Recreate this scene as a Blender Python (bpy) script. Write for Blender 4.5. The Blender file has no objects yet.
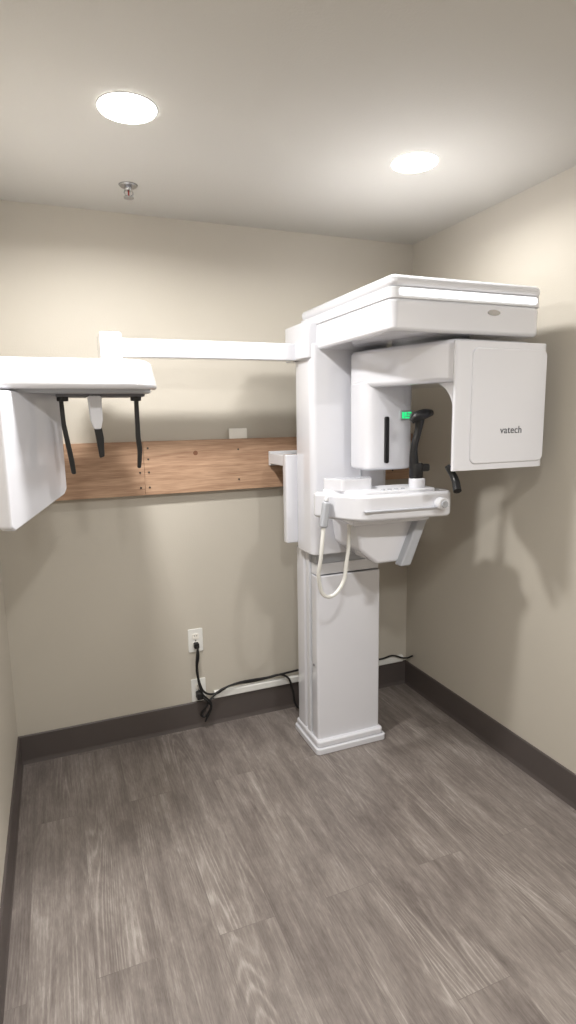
import bpy, bmesh, math, random
from mathutils import Vector, Matrix, Euler
random.seed(3)
scene=bpy.context.scene
col=bpy.context.collection
try:
    scene.view_settings.view_transform='Standard'
    scene.view_settings.look='None'
except Exception: pass

# ------------------------------------------------------------ materials
def srgb(r,g,b):
    def c(v):
        v/=255.0
        return v/12.92 if v<=0.04045 else ((v+0.055)/1.055)**2.4
    return (c(r),c(g),c(b),1)
def mat(name,color,rough=0.5,metal=0.0,coat=0.0,emit=None,es=0.0,noise=0.0,nscale=20,bump=0.0,bscale=200):
    m=bpy.data.materials.new(name); m.use_nodes=True
    nt=m.node_tree; b=nt.nodes['Principled BSDF']
    b.inputs['Base Color'].default_value=color
    b.inputs['Roughness'].default_value=rough
    b.inputs['Metallic'].default_value=metal
    b.inputs['Coat Weight'].default_value=coat
    b.inputs['Coat Roughness'].default_value=0.08
    if emit:
        b.inputs['Emission Color'].default_value=emit
        b.inputs['Emission Strength'].default_value=es
    tc=nt.nodes.new('ShaderNodeTexCoord')
    if noise>0:
        n=nt.nodes.new('ShaderNodeTexNoise'); n.inputs['Scale'].default_value=nscale; n.inputs['Detail'].default_value=4
        nt.links.new(tc.outputs['Object'],n.inputs['Vector'])
        mx=nt.nodes.new('ShaderNodeMix'); mx.data_type='RGBA'
        mx.inputs[6].default_value=tuple(c*(1-noise) for c in color[:3])+(1,)
        mx.inputs[7].default_value=tuple(min(1,c*(1+noise)) for c in color[:3])+(1,)
        nt.links.new(n.outputs['Fac'],mx.inputs[0]); nt.links.new(mx.outputs[2],b.inputs['Base Color'])
    if bump>0:
        n2=nt.nodes.new('ShaderNodeTexNoise'); n2.inputs['Scale'].default_value=bscale; n2.inputs['Detail'].default_value=3
        nt.links.new(tc.outputs['Object'],n2.inputs['Vector'])
        bp=nt.nodes.new('ShaderNodeBump'); bp.inputs['Strength'].default_value=bump; bp.inputs['Distance'].default_value=0.002
        nt.links.new(n2.outputs['Fac'],bp.inputs['Height']); nt.links.new(bp.outputs['Normal'],b.inputs['Normal'])
    return m
M_wall=mat('wall_paint',srgb(194,188,177),0.6,noise=0.02,nscale=3,bump=0.25,bscale=160)
M_ceil=mat('ceiling_paint',srgb(190,187,180),0.8,noise=0.02,nscale=2,bump=0.3,bscale=120)
M_base=mat('cove_base_vinyl',srgb(82,75,73),0.45,noise=0.05)
M_white=mat('white_gloss_plastic',srgb(217,218,225),0.2,coat=1.0,noise=0.01,nscale=4)
M_white2=mat('white_satin_plastic',srgb(217,218,223),0.4,noise=0.01,nscale=4)
M_grey=mat('light_grey_plastic',srgb(172,175,182),0.4,noise=0.02)
M_dgrey=mat('dark_grey_plastic',srgb(105,105,110),0.5,noise=0.02)  # plain dark grey for the keyhole and ear rod track
M_black=mat('black_plastic',srgb(22,22,24),0.35,noise=0.1)
M_cable=mat('black_rubber_cable',srgb(20,19,20),0.5,noise=0.1)
M_hose=mat('white_cable',srgb(228,228,225),0.45,noise=0.02)
M_metal=mat('brushed_metal',srgb(190,190,192),0.25,metal=1.0,noise=0.05)
M_screw=mat('screw_steel',srgb(90,85,80),0.4,metal=0.8,noise=0.05)
M_green=mat('green_led',srgb(10,60,30),0.3,emit=srgb(40,220,130),es=1.3,noise=0.02)
M_panel=mat('display_glass',srgb(150,160,160),0.15,noise=0.02)
M_led=mat('downlight_diffuser',srgb(255,255,250),0.5,emit=(1.0,0.985,0.96,1),es=17,noise=0.01)
M_strip=mat('housing_glint_strip',srgb(250,250,252),0.25,emit=(1,1,1,1),es=2.2,noise=0.01)  # emission stands in for a bright reflection on the housing front
M_paper=mat('label_paper',srgb(235,232,225),0.6,noise=0.02)
M_text=mat('logo_ink',srgb(70,72,80),0.4,noise=0.02)

def floor_mat():
    m=bpy.data.materials.new('vinyl_plank_floor'); m.use_nodes=True
    nt=m.node_tree; N=nt.nodes; L=nt.links; b=N['Principled BSDF']
    tc=N.new('ShaderNodeTexCoord')
    rot=N.new('ShaderNodeMapping'); rot.inputs['Rotation'].default_value=(0,0,math.radians(90)); rot.inputs['Location'].default_value=(0.35,0.07,0)
    L.new(tc.outputs['Object'],rot.inputs['Vector'])
    br=N.new('ShaderNodeTexBrick'); br.offset=0.37; br.inputs['Scale'].default_value=1
    br.inputs['Brick Width'].default_value=1.2; br.inputs['Row Height'].default_value=0.18
    br.inputs['Mortar Size'].default_value=0.0008; br.inputs['Mortar Smooth'].default_value=0.2
    br.inputs['Color1'].default_value=(0,0,0,1); br.inputs['Color2'].default_value=(1,1,1,1); br.inputs['Mortar'].default_value=(0.5,0.5,0.5,1)
    L.new(rot.outputs['Vector'],br.inputs['Vector'])
    off=N.new('ShaderNodeVectorMath'); off.operation='SCALE'; off.inputs['Scale'].default_value=13.7
    L.new(br.outputs['Color'],off.inputs[0])
    add=N.new('ShaderNodeVectorMath'); add.operation='ADD'
    L.new(tc.outputs['Object'],add.inputs[0]); L.new(off.outputs[0],add.inputs[1])
    def noise(scale,sc,detail=5,rough=0.6,dist=0):
        mp=N.new('ShaderNodeMapping'); mp.inputs['Scale'].default_value=scale
        L.new(add.outputs[0],mp.inputs['Vector'])
        n=N.new('ShaderNodeTexNoise'); n.inputs['Scale'].default_value=sc; n.inputs['Detail'].default_value=detail
        n.inputs['Roughness'].default_value=rough; n.inputs['Distortion'].default_value=dist
        L.new(mp.outputs[0],n.inputs['Vector']); return n
    def math_(op,a,bv=None,c=None):
        n=N.new('ShaderNodeMath'); n.operation=op
        for i,v in enumerate((a,bv,c)):
            if v is None: continue
            if isinstance(v,(int,float)): n.inputs[i].default_value=v
            else: L.new(v,n.inputs[i])
        return n.outputs[0]
    fine=noise((170,3.0,1),1.0,3,0.6)
    pores=noise((300,26,1),1.0,2,0.7)
    med=noise((26,1.2,1),1.0,5,0.7,0.1)
    blot=noise((12,3.2,1),1.0,6,0.72,0.4)
    big=noise((6.0,0.50,1),1.0,1,0.35,0.0)
    rings=math_('SINE',math_('MULTIPLY_ADD',pores.outputs['Fac'],1.8,math_('MULTIPLY',big.outputs['Fac'],210)))
    rings=math_('POWER',math_('MULTIPLY_ADD',rings,0.5,0.5),3.0)
    mask=noise((5,1.1,1),1.0,4,0.6)
    mk=N.new('ShaderNodeMapRange'); mk.inputs[1].default_value=0.46; mk.inputs[2].default_value=0.64; L.new(mask.outputs['Fac'],mk.inputs[0])
    rings=math_('MULTIPLY',rings,mk.outputs[0])
    v=math_('MULTIPLY',fine.outputs['Fac'],0.28)
    v=math_('MULTIPLY_ADD',pores.outputs['Fac'],0.30,v)
    v=math_('MULTIPLY_ADD',med.outputs['Fac'],0.36,v)
    v=math_('MULTIPLY_ADD',blot.outputs['Fac'],0.72,v)
    v=math_('MULTIPLY_ADD',rings,0.15,v)
    sep=N.new('ShaderNodeSeparateColor'); L.new(br.outputs['Color'],sep.inputs[0])
    v=math_('MULTIPLY_ADD',sep.outputs[0],0.04,v)
    v=math_('SUBTRACT',v,0.205)
    cr=N.new('ShaderNodeValToRGB'); e=cr.color_ramp.elements
    e[0].position=0.40; e[0].color=srgb(84,76,73)
    e[1].position=0.95; e[1].color=srgb(168,161,156)
    x=e.new(0.60); x.color=srgb(113,105,101)
    x=e.new(0.74); x.color=srgb(133,125,120)
    L.new(v,cr.inputs[0])
    mx=N.new('ShaderNodeMix'); mx.data_type='RGBA'; mx.inputs[7].default_value=srgb(78,71,68)
    L.new(math_('MULTIPLY',br.outputs['Fac'],0.45),mx.inputs[0]); L.new(cr.outputs[0],mx.inputs[6])
    L.new(mx.outputs[2],b.inputs['Base Color'])
    b.inputs['Roughness'].default_value=0.4
    bp=N.new('ShaderNodeBump'); bp.inputs['Strength'].default_value=0.1; bp.inputs['Distance'].default_value=0.001
    L.new(v,bp.inputs['Height']); L.new(bp.outputs[0],b.inputs['Normal'])
    return m
M_floor=floor_mat()

def wood_mat():
    m=bpy.data.materials.new('pine_board_wood'); m.use_nodes=True
    nt=m.node_tree; N=nt.nodes; L=nt.links; b=N['Principled BSDF']
    tc=N.new('ShaderNodeTexCoord'); mp=N.new('ShaderNodeMapping'); mp.inputs['Scale'].default_value=(1.1,1,20)
    L.new(tc.outputs['Object'],mp.inputs[0])
    n=N.new('ShaderNodeTexNoise'); n.inputs['Scale'].default_value=1.0; n.inputs['Detail'].default_value=3; n.inputs['Distortion'].default_value=0.15
    L.new(mp.outputs[0],n.inputs['Vector'])
    mp2=N.new('ShaderNodeMapping'); mp2.inputs['Scale'].default_value=(12,1,260); L.new(tc.outputs['Object'],mp2.inputs[0])
    nf=N.new('ShaderNodeTexNoise'); nf.inputs['Scale'].default_value=1.0; nf.inputs['Detail'].default_value=3; L.new(mp2.outputs[0],nf.inputs['Vector'])
    s=N.new('ShaderNodeMath'); s.operation='MULTIPLY'; s.inputs[1].default_value=34; L.new(n.outputs['Fac'],s.inputs[0])
    s2=N.new('ShaderNodeMath'); s2.operation='SINE'; L.new(s.outputs[0],s2.inputs[0])
    s3=N.new('ShaderNodeMath'); s3.operation='MULTIPLY_ADD'; s3.inputs[1].default_value=0.13; L.new(s2.outputs[0],s3.inputs[0]); L.new(nf.outputs['Fac'],s3.inputs[2])
    cr=N.new('ShaderNodeValToRGB'); e=cr.color_ramp.elements
    e[0].position=0.22; e[0].color=srgb(150,116,92); e[1].position=0.78; e[1].color=srgb(190,157,130)
    L.new(s3.outputs[0],cr.inputs[0]); L.new(cr.outputs[0],b.inputs['Base Color'])
    b.inputs['Roughness'].default_value=0.6
    return m
M_wood=wood_mat()

# ------------------------------------------------------------ helpers
def empty(name,loc=(0,0,0)):
    o=bpy.data.objects.new(name,None); o.location=loc; o.empty_display_size=0.1; col.objects.link(o); return o
def finish(me,name,m,parent,bevel,seg,smooth=True):
    o=bpy.data.objects.new(name,me); col.objects.link(o)
    me.materials.append(m)
    if smooth:
        for p in me.polygons: p.use_smooth=True
    if bevel>0:
        bv=o.modifiers.new('bevel','BEVEL'); bv.width=bevel; bv.segments=seg; bv.limit_method='ANGLE'; bv.angle_limit=math.radians(30)
        bv.harden_normals=True
    else:
        for p in me.polygons: p.use_smooth=False
    if parent: o.parent=parent
    return o
def box(name,x0,x1,y0,y1,z0,z1,m,parent=None,bevel=0.006,seg=3,rotz=0,rot=None):
    cx,cy,cz=(x0+x1)/2,(y0+y1)/2,(z0+z1)/2
    bm=bmesh.new(); bmesh.ops.create_cube(bm,size=1)
    for v in bm.verts: v.co=Vector((v.co.x*(x1-x0),v.co.y*(y1-y0),v.co.z*(z1-z0)))
    me=bpy.data.meshes.new(name); bm.to_mesh(me); bm.free()
    o=finish(me,name,m,None,bevel,seg)
    o.location=(cx,cy,cz)
    o.rotation_euler=rot if rot else (0,0,rotz)
    if parent: o.parent=parent
    return o
def prism(name,pts,axis,a0,a1,m,parent=None,bevel=0.006,seg=3,pts2=None):
    bm=bmesh.new()
    def mk(p,a):
        return {'z':(p[0],p[1],a),'y':(p[0],a,p[1]),'x':(a,p[0],p[1])}[axis]
    A=[bm.verts.new(mk(p,a0)) for p in pts]; B=[bm.verts.new(mk(p,a1)) for p in (pts2 or pts)]
    n=len(pts)
    bm.faces.new(A); bm.faces.new(B[::-1])
    for i in range(n): bm.faces.new((A[i],B[i],B[(i+1)%n],A[(i+1)%n]))
    bmesh.ops.recalc_face_normals(bm,faces=bm.faces)
    me=bpy.data.meshes.new(name); bm.to_mesh(me); bm.free()
    return finish(me,name,m,parent,bevel,seg)
def rrect(x0,x1,y0,y1,r,n=6,corners=(1,1,1,1)):
    out=[]
    for i,(cx,cy,a) in enumerate(((x0,y0,180),(x1,y0,270),(x1,y1,0),(x0,y1,90))):
        if not corners[i]: out.append((cx,cy)); continue
        ccx=cx+(r if cx==x0 else -r); ccy=cy+(r if cy==y0 else -r)
        for k in range(n+1):
            t=math.radians(a+90*k/n); out.append((ccx+r*math.cos(t),ccy+r*math.sin(t)))
    return out
def rpoly(pts,r,n=5):
    out=[]; N=len(pts)
    for i in range(N):
        ri=r[i] if isinstance(r,(list,tuple)) else r
        p=Vector(pts[i]); a=Vector(pts[i-1]); b=Vector(pts[(i+1)%N])
        if ri<=0: out.append(tuple(p)); continue
        da=(a-p).normalized(); db=(b-p).normalized()
        ra=min(ri,(a-p).length*0.45,(b-p).length*0.45)
        s=p+da*ra; e=p+db*ra
        for k in range(n+1):
            t=k/n; q=s*(1-t)**2+p*2*t*(1-t)+e*t*t; out.append((q.x,q.y))
    return out
def cyl(name,p0,p1,r,m,parent=None,r2=None,bevel=0.0,n=32):
    p0=Vector(p0);p1=Vector(p1);d=p1-p0
    bm=bmesh.new(); bmesh.ops.create_cone(bm,cap_ends=True,segments=n,radius1=r,radius2=r if r2 is None else r2,depth=d.length)
    me=bpy.data.meshes.new(name); bm.to_mesh(me); bm.free(); me.materials.append(m)
    o=bpy.data.objects.new(name,me); col.objects.link(o)
    for p in me.polygons: p.use_smooth=len(p.vertices)==4
    o.location=(p0+p1)/2; o.rotation_euler=d.to_track_quat('Z','Y').to_euler()
    if bevel>0:
        bv=o.modifiers.new('bevel','BEVEL'); bv.width=bevel; bv.segments=3; bv.limit_method='ANGLE'
    if parent: o.parent=parent
    return o
def tube(name,pts,r,m,parent=None,radii=None):
    cu=bpy.data.curves.new(name,'CURVE'); cu.dimensions='3D'; cu.bevel_depth=r; cu.bevel_resolution=4; cu.resolution_u=10; cu.use_fill_caps=True
    s=cu.splines.new('BEZIER'); s.bezier_points.add(len(pts)-1)
    for i,p in enumerate(pts):
        bp=s.bezier_points[i]; bp.co=p; bp.handle_left_type=bp.handle_right_type='AUTO'
        if radii: bp.radius=radii[i]
    cu.materials.append(m)
    tmp=bpy.data.objects.new(name+'_c',cu); col.objects.link(tmp)
    dg=bpy.context.evaluated_depsgraph_get(); me=bpy.data.meshes.new_from_object(tmp.evaluated_get(dg))
    bpy.data.objects.remove(tmp); me.name=name
    for p in me.polygons: p.use_smooth=True
    o=bpy.data.objects.new(name,me); col.objects.link(o)
    if parent: o.parent=parent
    return o

# ------------------------------------------------------------ room
XL,XR,YB,YF,H=-0.25,1.83,2.75,-1.3,2.44
box('floor',XL-0.1,XR+0.1,YF-0.1,YB+0.1,-0.1,0,M_floor,bevel=0)
box('ceiling',XL-0.1,XR+0.1,YF-0.1,YB+0.1,H,H+0.1,M_ceil,bevel=0)
box('wall_back',XL-0.1,XR+0.1,YB,YB+0.1,0,H,M_wall,bevel=0)
box('wall_left',XL-0.1,XL,YF,YB,0,H,M_wall,bevel=0)
box('wall_right',XR,XR+0.1,YF,YB,0,H,M_wall,bevel=0)
box('wall_front',XL-0.1,XR+0.1,YF-0.1,YF,0,H,M_wall,bevel=0)
bh=0.138
def cove(name,axis,a0,a1,w,s):
    prof=[(0,0),(0.014,0),(0.0115,0.006),(0.009,0.014),(0.008,0.02),(0.008,bh-0.004),(0.005,bh),(0,bh)]
    pts=[(w+s*p[0],p[1]) for p in prof]
    return prism(name,pts,axis,a0,a1,M_base,bevel=0)
cove('baseboard_back','x',XL,XR,YB,-1)
cove('baseboard_left','y',YF,YB,XL,1)
cove('baseboard_right','y',YF,YB,XR,-1)
cove('baseboard_front','x',XL,XR,YF,1)

# ------------------------------------------------------------ ceiling lights
def revolve(name,prof,m,parent,n=48):
    bm=bmesh.new()
    rings=[[bm.verts.new((r*math.cos(2*math.pi*i/n),r*math.sin(2*math.pi*i/n),z)) for i in range(n)] for r,z in prof]
    for a in range(len(prof)-1):
        A_=rings[a];B_=rings[a+1]
        for i in range(n): bm.faces.new((A_[i],A_[(i+1)%n],B_[(i+1)%n],B_[i]))
    bm.faces.new(rings[-1]); bm.faces.new(rings[0][::-1])
    bmesh.ops.recalc_face_normals(bm,faces=bm.faces)
    me=bpy.data.meshes.new(name); bm.to_mesh(me); bm.free(); me.materials.append(m)
    for p in me.polygons: p.use_smooth=True
    o=bpy.data.objects.new(name,me); col.objects.link(o); o.parent=parent; return o
def downlight(x,y,power,R=0.084):
    e=empty('recessed_ceiling_light',(x,y,H))
    revolve('trim_ring',[(R+0.001,0.0),(R+0.001,-0.0015),(R-0.004,-0.0025),(R-0.012,-0.0025)],M_white2,e)
    revolve('diffuser',[(R-0.001,-0.0015),(R-0.003,-0.005),(R-0.014,-0.008),(R-0.035,-0.010),(0.01,-0.011)],M_led,e)
    l=bpy.data.lights.new('lamp','AREA'); l.shape='DISK'; l.size=2*R-0.02; l.energy=power; l.color=(1.0,0.98,0.945); l.spread=math.radians(165)
    lo=bpy.data.objects.new('lamp',l); col.objects.link(lo); lo.location=(0,0,-0.014); lo.parent=e
    return e
downlight(0.27,1.86,24.5)
downlight(1.26,1.89,9.5,0.081)
downlight(0.27,0.25,20)
downlight(1.27,0.25,22)
# sprinkler
e=empty('fire_sprinkler_head',(0.34,2.43,H))
cyl('escutcheon',(0,0,0),(0,0,-0.006),0.036,M_metal,e,r2=0.03)
cyl('body',(0,0,-0.005),(0,0,-0.02),0.013,M_metal,e)
tube('frame_arm_1',[(-0.012,0,-0.018),(-0.016,0,-0.03),(0,0,-0.044)],0.0025,M_metal,e)
tube('frame_arm_2',[(0.012,0,-0.018),(0.016,0,-0.03),(0,0,-0.044)],0.0025,M_metal,e)
cyl('deflector',(0,0,-0.043),(0,0,-0.046),0.019,M_metal,e)
cyl('bulb',(0,0,-0.02),(0,0,-0.043),0.003,mat('sprinkler_bulb_red',srgb(150,30,25),0.2,noise=0.02),e)

# ------------------------------------------------------------ wooden board
def wl(o,e):
    o.parent=e; o.matrix_parent_inverse=Matrix.Translation(-Vector(e.location)); return o
e=empty('wooden_mounting_board',(0.8,2.73,1.34))
wl(box('plank_1',XL+0.002,0.3795,2.712,2.75,1.215,1.46,M_wood,bevel=0.001),e)
wl(box('plank_2',0.3805,1.826,2.712,2.75,1.215,1.46,M_wood,bevel=0.001),e)
for sx in (-0.1,0.36,0.40,0.83,1.3,1.7):
    for sz in (1.25,1.32,1.38,1.43) if sx in (0.36,0.40) else (1.265,1.41):
        wl(cyl('screw_head',(sx,2.7135,sz),(sx,2.709,sz),0.0045,M_screw,n=16),e)
wl(cyl('knot',(0.62,2.7125,1.40),(0.62,2.711,1.40),0.011,mat('wood_knot',srgb(120,80,56),0.6,noise=0.1),n=20),e)
prism('paper_label_card',[(0.79,1.461),(0.88,1.461),(0.88,1.51),(0.79,1.51)],'y',2.722,2.73,M_paper,bevel=0.001)

# ------------------------------------------------------------ outlets
def outlet(x,z):
    e=empty('wall_outlet',(x,2.75,z))
    prism('cover_plate',rrect(-0.037,0.037,-0.06,0.06,0.006),'y',-0.006,0,M_hose,e,bevel=0.002)
    for s in (-0.021,0.021):
        prism('receptacle',rrect(-0.017,0.017,s-0.014,s+0.014,0.008),'y',-0.009,-0.004,M_paper,e,bevel=0.001)
        for dx in (-0.006,0.006):
            prism('slot',[(dx-0.001,s),(dx+0.001,s),(dx+0.001,s+0.008),(dx-0.001,s+0.008)],'y',-0.0095,-0.0085,M_black,e,bevel=0)
    cyl('plate_screw',(0,-0.006,0),(0,-0.0095,0),0.003,M_screw,e,n=12)
    return e
outlet(0.588,0.465)
outlet(0.593,0.20)

e=empty('power_cord')
wl(prism('plug',rrect(0.575,0.600,0.43,0.458,0.006),'y',2.715,2.741,M_cable,bevel=0.003),e)
wl(prism('adapter',rrect(0.575,0.607,0.165,0.20,0.006),'y',2.7,2.741,M_cable,bevel=0.004),e)
wl(tube('cord_1',[(0.588,2.715,0.445),(0.59,2.705,0.40),(0.585,2.72,0.33),(0.592,2.71,0.25),(0.622,2.715,0.19),(0.67,2.72,0.175),(0.75,2.728,0.198),(0.9,2.735,0.195),(1.05,2.735,0.205),(1.15,2.735,0.21)],0.0055,M_cable),e)
wl(tube('cord_2',[(0.6,2.7,0.18),(0.63,2.69,0.15),(0.64,2.70,0.11),(0.6,2.71,0.07),(0.62,2.70,0.13),(0.66,2.71,0.17),(0.72,2.72,0.195),(0.95,2.73,0.203),(1.06,2.72,0.195),(1.09,2.7,0.12),(1.1,2.68,0.04),(1.13,2.66,0.01)],0.0055,M_cable),e)
wl(tube('cord_3',[(0.588,2.71,0.43),(0.577,2.70,0.36),(0.583,2.71,0.28),(0.60,2.7,0.2),(0.645,2.70,0.13),(0.61,2.70,0.045)],0.0045,M_cable),e)
wl(tube('cord_4',[(1.5,2.73,0.2),(1.65,2.725,0.185),(1.72,2.72,0.195),(1.80,2.71,0.17),(1.815,2.66,0.2)],0.005,M_cable),e)
e=empty('cable_raceway')
wl(prism('raceway_channel',[(2.75,0.140),(2.736,0.140),(2.731,0.145),(2.731,0.173),(2.736,0.179),(2.75,0.179)],'x',0.67,1.80,M_hose,bevel=0.001),e)

# ------------------------------------------------------------ dental x-ray machine
Mx=empty('dental_panoramic_xray_machine',(1.2,2.4,0))
def A(o): return wl(o,Mx)
A(prism('base_plate',rrect(1.03,1.40,2.26,2.54,0.02),'z',0.0,0.03,M_white,bevel=0.005))
A(prism('base_plinth',rrect(1.038,1.39,2.27,2.535,0.02),'z',0.028,0.062,M_white,bevel=0.01))
A(prism('column_front_cover',rrect(1.05,1.378,2.292,2.36,0.012),'z',0.06,0.85,M_white,bevel=0.003))
A(box('column_core',1.056,1.372,2.35,2.47,0.06,1.80,M_grey,bevel=0.003))
A(box('column_side_rail',1.046,1.38,2.372,2.405,0.06,0.95,M_white2,bevel=0.003))
A(prism('column_rear_cover',rrect(1.045,1.38,2.42,2.52,0.015),'z',0.06,0.95,M_white,bevel=0.003))
A(box('column_cover_band',1.054,1.374,2.303,2.36,0.855,0.905,M_white2,bevel=0.003))
A(box('column_upper_cover',1.056,1.372,2.31,2.36,0.905,1.1,M_grey,bevel=0.003))
A(cyl('column_side_keyhole',(1.052,2.33,0.42),(1.047,2.33,0.42),0.006,M_dgrey,n=16))
A(prism('carriage_body',rrect(1.022,1.40,2.27,2.46,0.03),'z',0.955,1.86,M_white,bevel=0.005))
A(box('carriage_front_rib',1.255,1.262,2.266,2.275,1.0,1.80,M_grey,bevel=0.001))
A(prism('column_head_cap',rpoly([(1.0,2.28),(1.30,2.28),(1.30,2.52),(1.0,2.52)],0.03),'z',1.80,1.95,M_white,bevel=0.008))
A(prism('rear_cable_box',rrect(0.975,1.06,2.455,2.50,0.01),'z',0.98,1.39,M_white,bevel=0.005))
A(box('wall_bracket_arm',0.985,1.06,2.50,2.69,1.335,1.385,M_white2,bevel=0.003))
A(box('wall_bracket_plate',0.985,1.20,2.69,2.712,1.325,1.395,M_white2,bevel=0.003))
for sz in (1.345,1.375):
    A(cyl('bracket_bolt',(1.0,2.69,sz),(1.0,2.683,sz),0.007,M_screw,n=6))

# top housing
X1=1.705
def hplan(ins=0.0):
    x0,x1,y0,y1=1.05+ins,X1-ins,1.70+ins,2.44
    pts=[]
    def arc(cx,cy,r,a0,a1,n=8):
        for k in range(n+1):
            t=math.radians(a0+(a1-a0)*k/n); pts.append((cx+r*math.cos(t),cy+r*math.sin(t)))
    arc(x0+0.03,y0+0.03,0.03,180,270)
    arc(x1-0.045,y0+0.045,0.045,270,360)
    pts.append((x1,2.1)); pts.append((x1-0.10,2.36)); pts.append((x1-0.16,y1)); pts.append((x0,y1))
    return pts
A(prism('housing_lower_shell',hplan(0.004),'z',1.835,1.942,M_white,bevel=0.014,seg=4))
A(prism('housing_mid_shell',hplan(0.002),'z',1.938,1.975,M_white2,bevel=0.003))
A(prism('housing_top_cover',hplan(0.0),'z',1.972,2.014,M_white,bevel=0.02,seg=5))
A(prism('housing_glint_strip',rrect(1.085,X1-0.04,1.948,1.970,0.008),'y',1.6975,1.712,M_strip,bevel=0.002))  # added glowing band in place of the reflected highlight
A(prism('housing_emblem',[(1.475+0.028*math.cos(t*math.pi/16),1.91+0.010*math.sin(t*math.pi/16)) for t in range(32)],'y',1.7015,1.708,M_metal,bevel=0.001))
A(cyl('rotation_turntable',(1.42,2.0,1.84),(1.42,2.0,1.80),0.15,M_grey,n=48,bevel=0.004))

# rotating gantry
A(prism('gantry_beam',rpoly([(1.18,2.235),(1.19,2.12),(1.315,1.74),(1.34,1.715),(1.68,1.73),(1.70,1.86),(1.46,2.235)],[0.03,0.05,0.03,0.02,0.02,0.05,0.02]),'z',1.672,1.822,M_white,bevel=0.022,seg=5))
A(prism('sensor_block',rpoly([(1.18,2.235),(1.18,2.09),(1.41,2.075),(1.425,2.235)],[0.03,0.06,0.06,0.03]),'z',1.335,1.70,M_white,bevel=0.016,seg=4))
A(prism('sensor_slot',rrect(1.265,1.283,1.365,1.555,0.007),'y',2.073,2.095,M_black,bevel=0.002))
A(prism('status_display',rrect(1.335,1.392,1.54,1.578,0.004),'y',2.073,2.084,M_panel,bevel=0.001))
for i,(u0,u1,w0,w1) in enumerate(((0.0,0.010,0.0,0.026),(0.013,0.022,0.008,0.026),(0.013,0.036,0.0,0.006),(0.026,0.036,0.010,0.016),(0.026,0.044,0.020,0.026))):
    A(box('display_segment',1.342+u0,1.342+u1,2.071,2.0745,1.546+w0,1.546+w1,M_green,bevel=0))
A(prism('tube_head_block',rpoly([(1.305,1.70),(1.735,1.70),(1.765,1.90),(1.74,1.93),(1.50,1.93),(1.46,1.90)],[0.025,0.03,0.03,0.03,0.03,0.04]),'z',1.358,1.812,M_white,bevel=0.018,seg=5))
A(prism('tube_head_front_cover',rrect(1.385,1.725,1.38,1.79,0.025),'y',1.694,1.71,M_white,bevel=0.006,seg=4))
A(prism('gantry_fillet',rpoly([(1.74,1.68),(1.86,1.68),(1.80,1.655),(1.765,1.62),(1.74,1.56)],[0,0,0.02,0.02,0]),'x',1.345,1.42,M_white,bevel=0.004))
cu=bpy.data.curves.new('logo_text','FONT'); cu.body='vatech'; cu.size=0.037; cu.extrude=0.0006; cu.space_character=1.05
o=bpy.data.objects.new('logo_text',cu); col.objects.link(o); o.location=(1.515,1.6932,1.488); o.rotation_euler=(math.radians(90),0,0); cu.materials.append(M_text); A(o)
A(tube('temple_support',[(1.365,1.80,1.37),(1.385,1.78,1.325),(1.37,1.74,1.28)],0.013,M_black,radii=[0.8,1.1,1.2]))

# patient support tray
A(prism('tray_arm',[(1.06,1.97),(1.42,1.97),(1.36,2.28),(1.1,2.28)],'z',1.13,1.235,M_white,bevel=0.012))
A(prism('tray_body',rpoly([(0.95,2.10),(1.06,1.90),(1.44,1.875),(1.465,1.90),(1.465,2.06),(1.40,2.12),(0.975,2.14)],[0.02,0.05,0.015,0.015,0.03,0.03,0.02]),'z',1.16,1.262,M_white,bevel=0.014,seg=4))
A(prism('tray_top_panel',rpoly([(0.985,2.09),(1.085,1.93),(1.40,1.91),(1.42,2.04),(1.36,2.09),(1.0,2.1)],0.02),'z',1.26,1.272,M_white2,bevel=0.004))
A(prism('tray_control_block',rpoly([(0.99,2.10),(1.03,2.0),(1.16,2.0),(1.2,2.10)],0.015),'z',1.27,1.315,M_white,bevel=0.010))
A(box('tray_line',1.07,1.43,1.874,1.90,1.2,1.203,M_grey,bevel=0,rotz=-0.065))
A(cyl('tray_knob',(1.395,1.885,1.215),(1.395,1.848,1.215),0.024,M_white2,bevel=0.004))
A(cyl('tray_knob_cap',(1.395,1.849,1.215),(1.395,1.841,1.215),0.014,M_grey,bevel=0.002))
for i in range(4):
    A(cyl('tray_button',(1.18+0.03*i,1.95,1.271),(1.18+0.03*i,1.95,1.276),0.008,M_grey,n=20))
A(cyl('tray_mount_boss',(1.35,1.97,1.265),(1.35,1.97,1.31),0.033,M_white,bevel=0.006))
A(prism('support_elbow',[(1.10,1.165),(1.42,1.165),(1.40,1.10),(1.32,0.955),(1.20,0.955),(1.12,1.02)],'y',2.02,2.26,M_white,bevel=0.015,seg=4))
A(prism('patient_handle',[(1.38,1.16),(1.425,1.16),(1.335,0.945),(1.285,0.945)],'y',1.98,2.03,M_grey,bevel=0.008,seg=3))
A(cyl('headrest_socket',(1.345,1.97,1.305),(1.345,1.97,1.37),0.027,M_black,bevel=0.006))
A(box('headrest_lug',1.335,1.40,1.95,1.985,1.335,1.365,M_black,bevel=0.008))
A(tube('headrest_stem',[(1.335,1.97,1.35),(1.33,1.965,1.43),(1.345,1.96,1.50),(1.35,1.955,1.56)],0.016,M_black,radii=[1.3,0.9,0.9,1.3]))
A(tube('headrest_bar',[(1.305,1.95,1.535),(1.325,1.94,1.555),(1.355,1.935,1.563),(1.395,1.95,1.567)],0.017,M_black,radii=[0.7,1.1,1.2,0.8]))
A(box('exposure_switch',0.945,0.975,2.0,2.03,1.13,1.235,M_grey,bevel=0.01,rot=(0,0.15,0)))
A(cyl('exposure_switch_button',(0.967,2.015,1.235),(0.97,2.015,1.25),0.009,M_white2,bevel=0.002))
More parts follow.
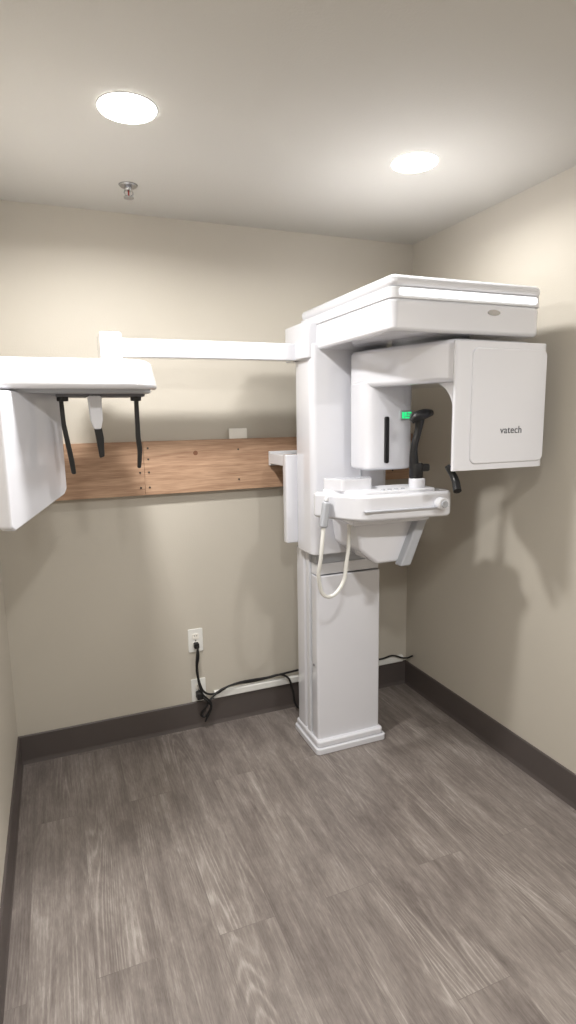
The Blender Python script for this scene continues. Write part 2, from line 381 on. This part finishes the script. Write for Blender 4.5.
A(tube('exposure_cable',[(0.955,2.015,1.14),(0.945,2.02,1.02),(0.95,2.05,0.90),(0.99,2.06,0.835),(1.045,2.06,0.86),(1.08,2.06,0.98),(1.09,2.06,1.10),(1.085,2.05,1.18)],0.008,M_hose))

# cephalometric arm
A(box('cephalometric_arm_beam',0.20,1.03,2.385,2.45,1.80,1.872,M_white,bevel=0.006))
A(prism('cephalometric_arm_head',rrect(0.19,0.27,2.32,2.46,0.012),'z',1.745,1.885,M_white,bevel=0.006))
A(prism('cephalometric_housing',rpoly([(-0.22,1.90),(0.30,1.90),(0.345,2.0),(0.345,2.38),(0.30,2.44),(-0.22,2.44)],[0.03,0.05,0.04,0.03,0.03,0.03]),'z',1.655,1.748,M_white,bevel=0.016,seg=4,pts2=rpoly([(-0.22,1.91),(0.28,1.91),(0.325,2.01),(0.325,2.38),(0.28,2.43),(-0.22,2.43)],[0.03,0.05,0.04,0.03,0.03,0.03])))
A(prism('cephalometric_underplate',rrect(-0.2,0.31,1.94,2.40,0.03),'z',1.645,1.657,M_grey,bevel=0.002))
def slab():
    bm=bmesh.new()
    near=Vector((-0.130,1.85,0)); far=Vector((0.036,2.16,0)); d=(far-near).normalized(); nrm=Vector((-d.y,d.x,0))*0.045
    prof=[(near,1.65),(near,1.252),(near+d*0.02,1.238),(far-d*0.02,1.308),(far,1.325),(far,1.65)]
    Av=[bm.verts.new((p.x,p.y,z)) for p,z in prof]; Bv=[bm.verts.new((p.x+nrm.x,p.y+nrm.y,z)) for p,z in prof]
    bm.faces.new(Av); bm.faces.new(Bv[::-1])
    for i in range(6): bm.faces.new((Av[i],Bv[i],Bv[(i+1)%6],Av[(i+1)%6]))
    bmesh.ops.recalc_face_normals(bm,faces=bm.faces)
    me=bpy.data.meshes.new('cephalometric_detector'); bm.to_mesh(me); bm.free()
    return finish(me,'cephalometric_detector',M_white,None,0.008,3)
A(slab())
A(box('ear_rod_track',0.02,0.30,2.03,2.08,1.636,1.648,M_dgrey,bevel=0.003))
A(cyl('ear_rod_pivot_1',(0.040,2.05,1.64),(0.040,2.05,1.622),0.018,M_black,bevel=0.003))
A(prism('ear_rod_1',rpoly([(0.028,1.635),(0.042,1.635),(0.045,1.55),(0.062,1.43),(0.065,1.385),(0.050,1.385),(0.044,1.44),(0.031,1.54)],0.01),'y',2.04,2.06,M_black,bevel=0.004))
A(cyl('ear_rod_pivot_2',(0.272,2.05,1.64),(0.272,2.05,1.622),0.018,M_black,bevel=0.003))
A(prism('ear_rod_2',rpoly([(0.266,1.635),(0.280,1.635),(0.280,1.50),(0.284,1.46),(0.276,1.395),(0.264,1.395),(0.268,1.45),(0.264,1.50)],0.008),'y',2.04,2.06,M_black,bevel=0.004))
A(prism('nasal_support_holder',[(0.115,1.648),(0.16,1.648),(0.16,1.56),(0.153,1.53),(0.13,1.53),(0.12,1.56)],'y',2.03,2.07,M_white,bevel=0.006))
A(prism('nasal_support_tip',[(0.13,1.54),(0.155,1.54),(0.16,1.50),(0.158,1.44),(0.143,1.435),(0.135,1.50)],'y',2.038,2.062,M_black,bevel=0.003))

# ------------------------------------------------------------ world + camera
w=bpy.data.worlds.new('World'); scene.world=w; w.use_nodes=True
w.node_tree.nodes['Background'].inputs[0].default_value=(0.8,0.85,0.9,1); w.node_tree.nodes['Background'].inputs[1].default_value=0.3
f=581.0
cam=bpy.data.cameras.new('Camera'); co=bpy.data.objects.new('Camera',cam); col.objects.link(co)
co.location=(0,0,1.56); co.rotation_euler=(1.4087,0.0168,-0.3832)
cam.sensor_fit='VERTICAL'; cam.sensor_height=24; cam.lens=f/1024*24; cam.clip_start=0.02
scene.camera=co
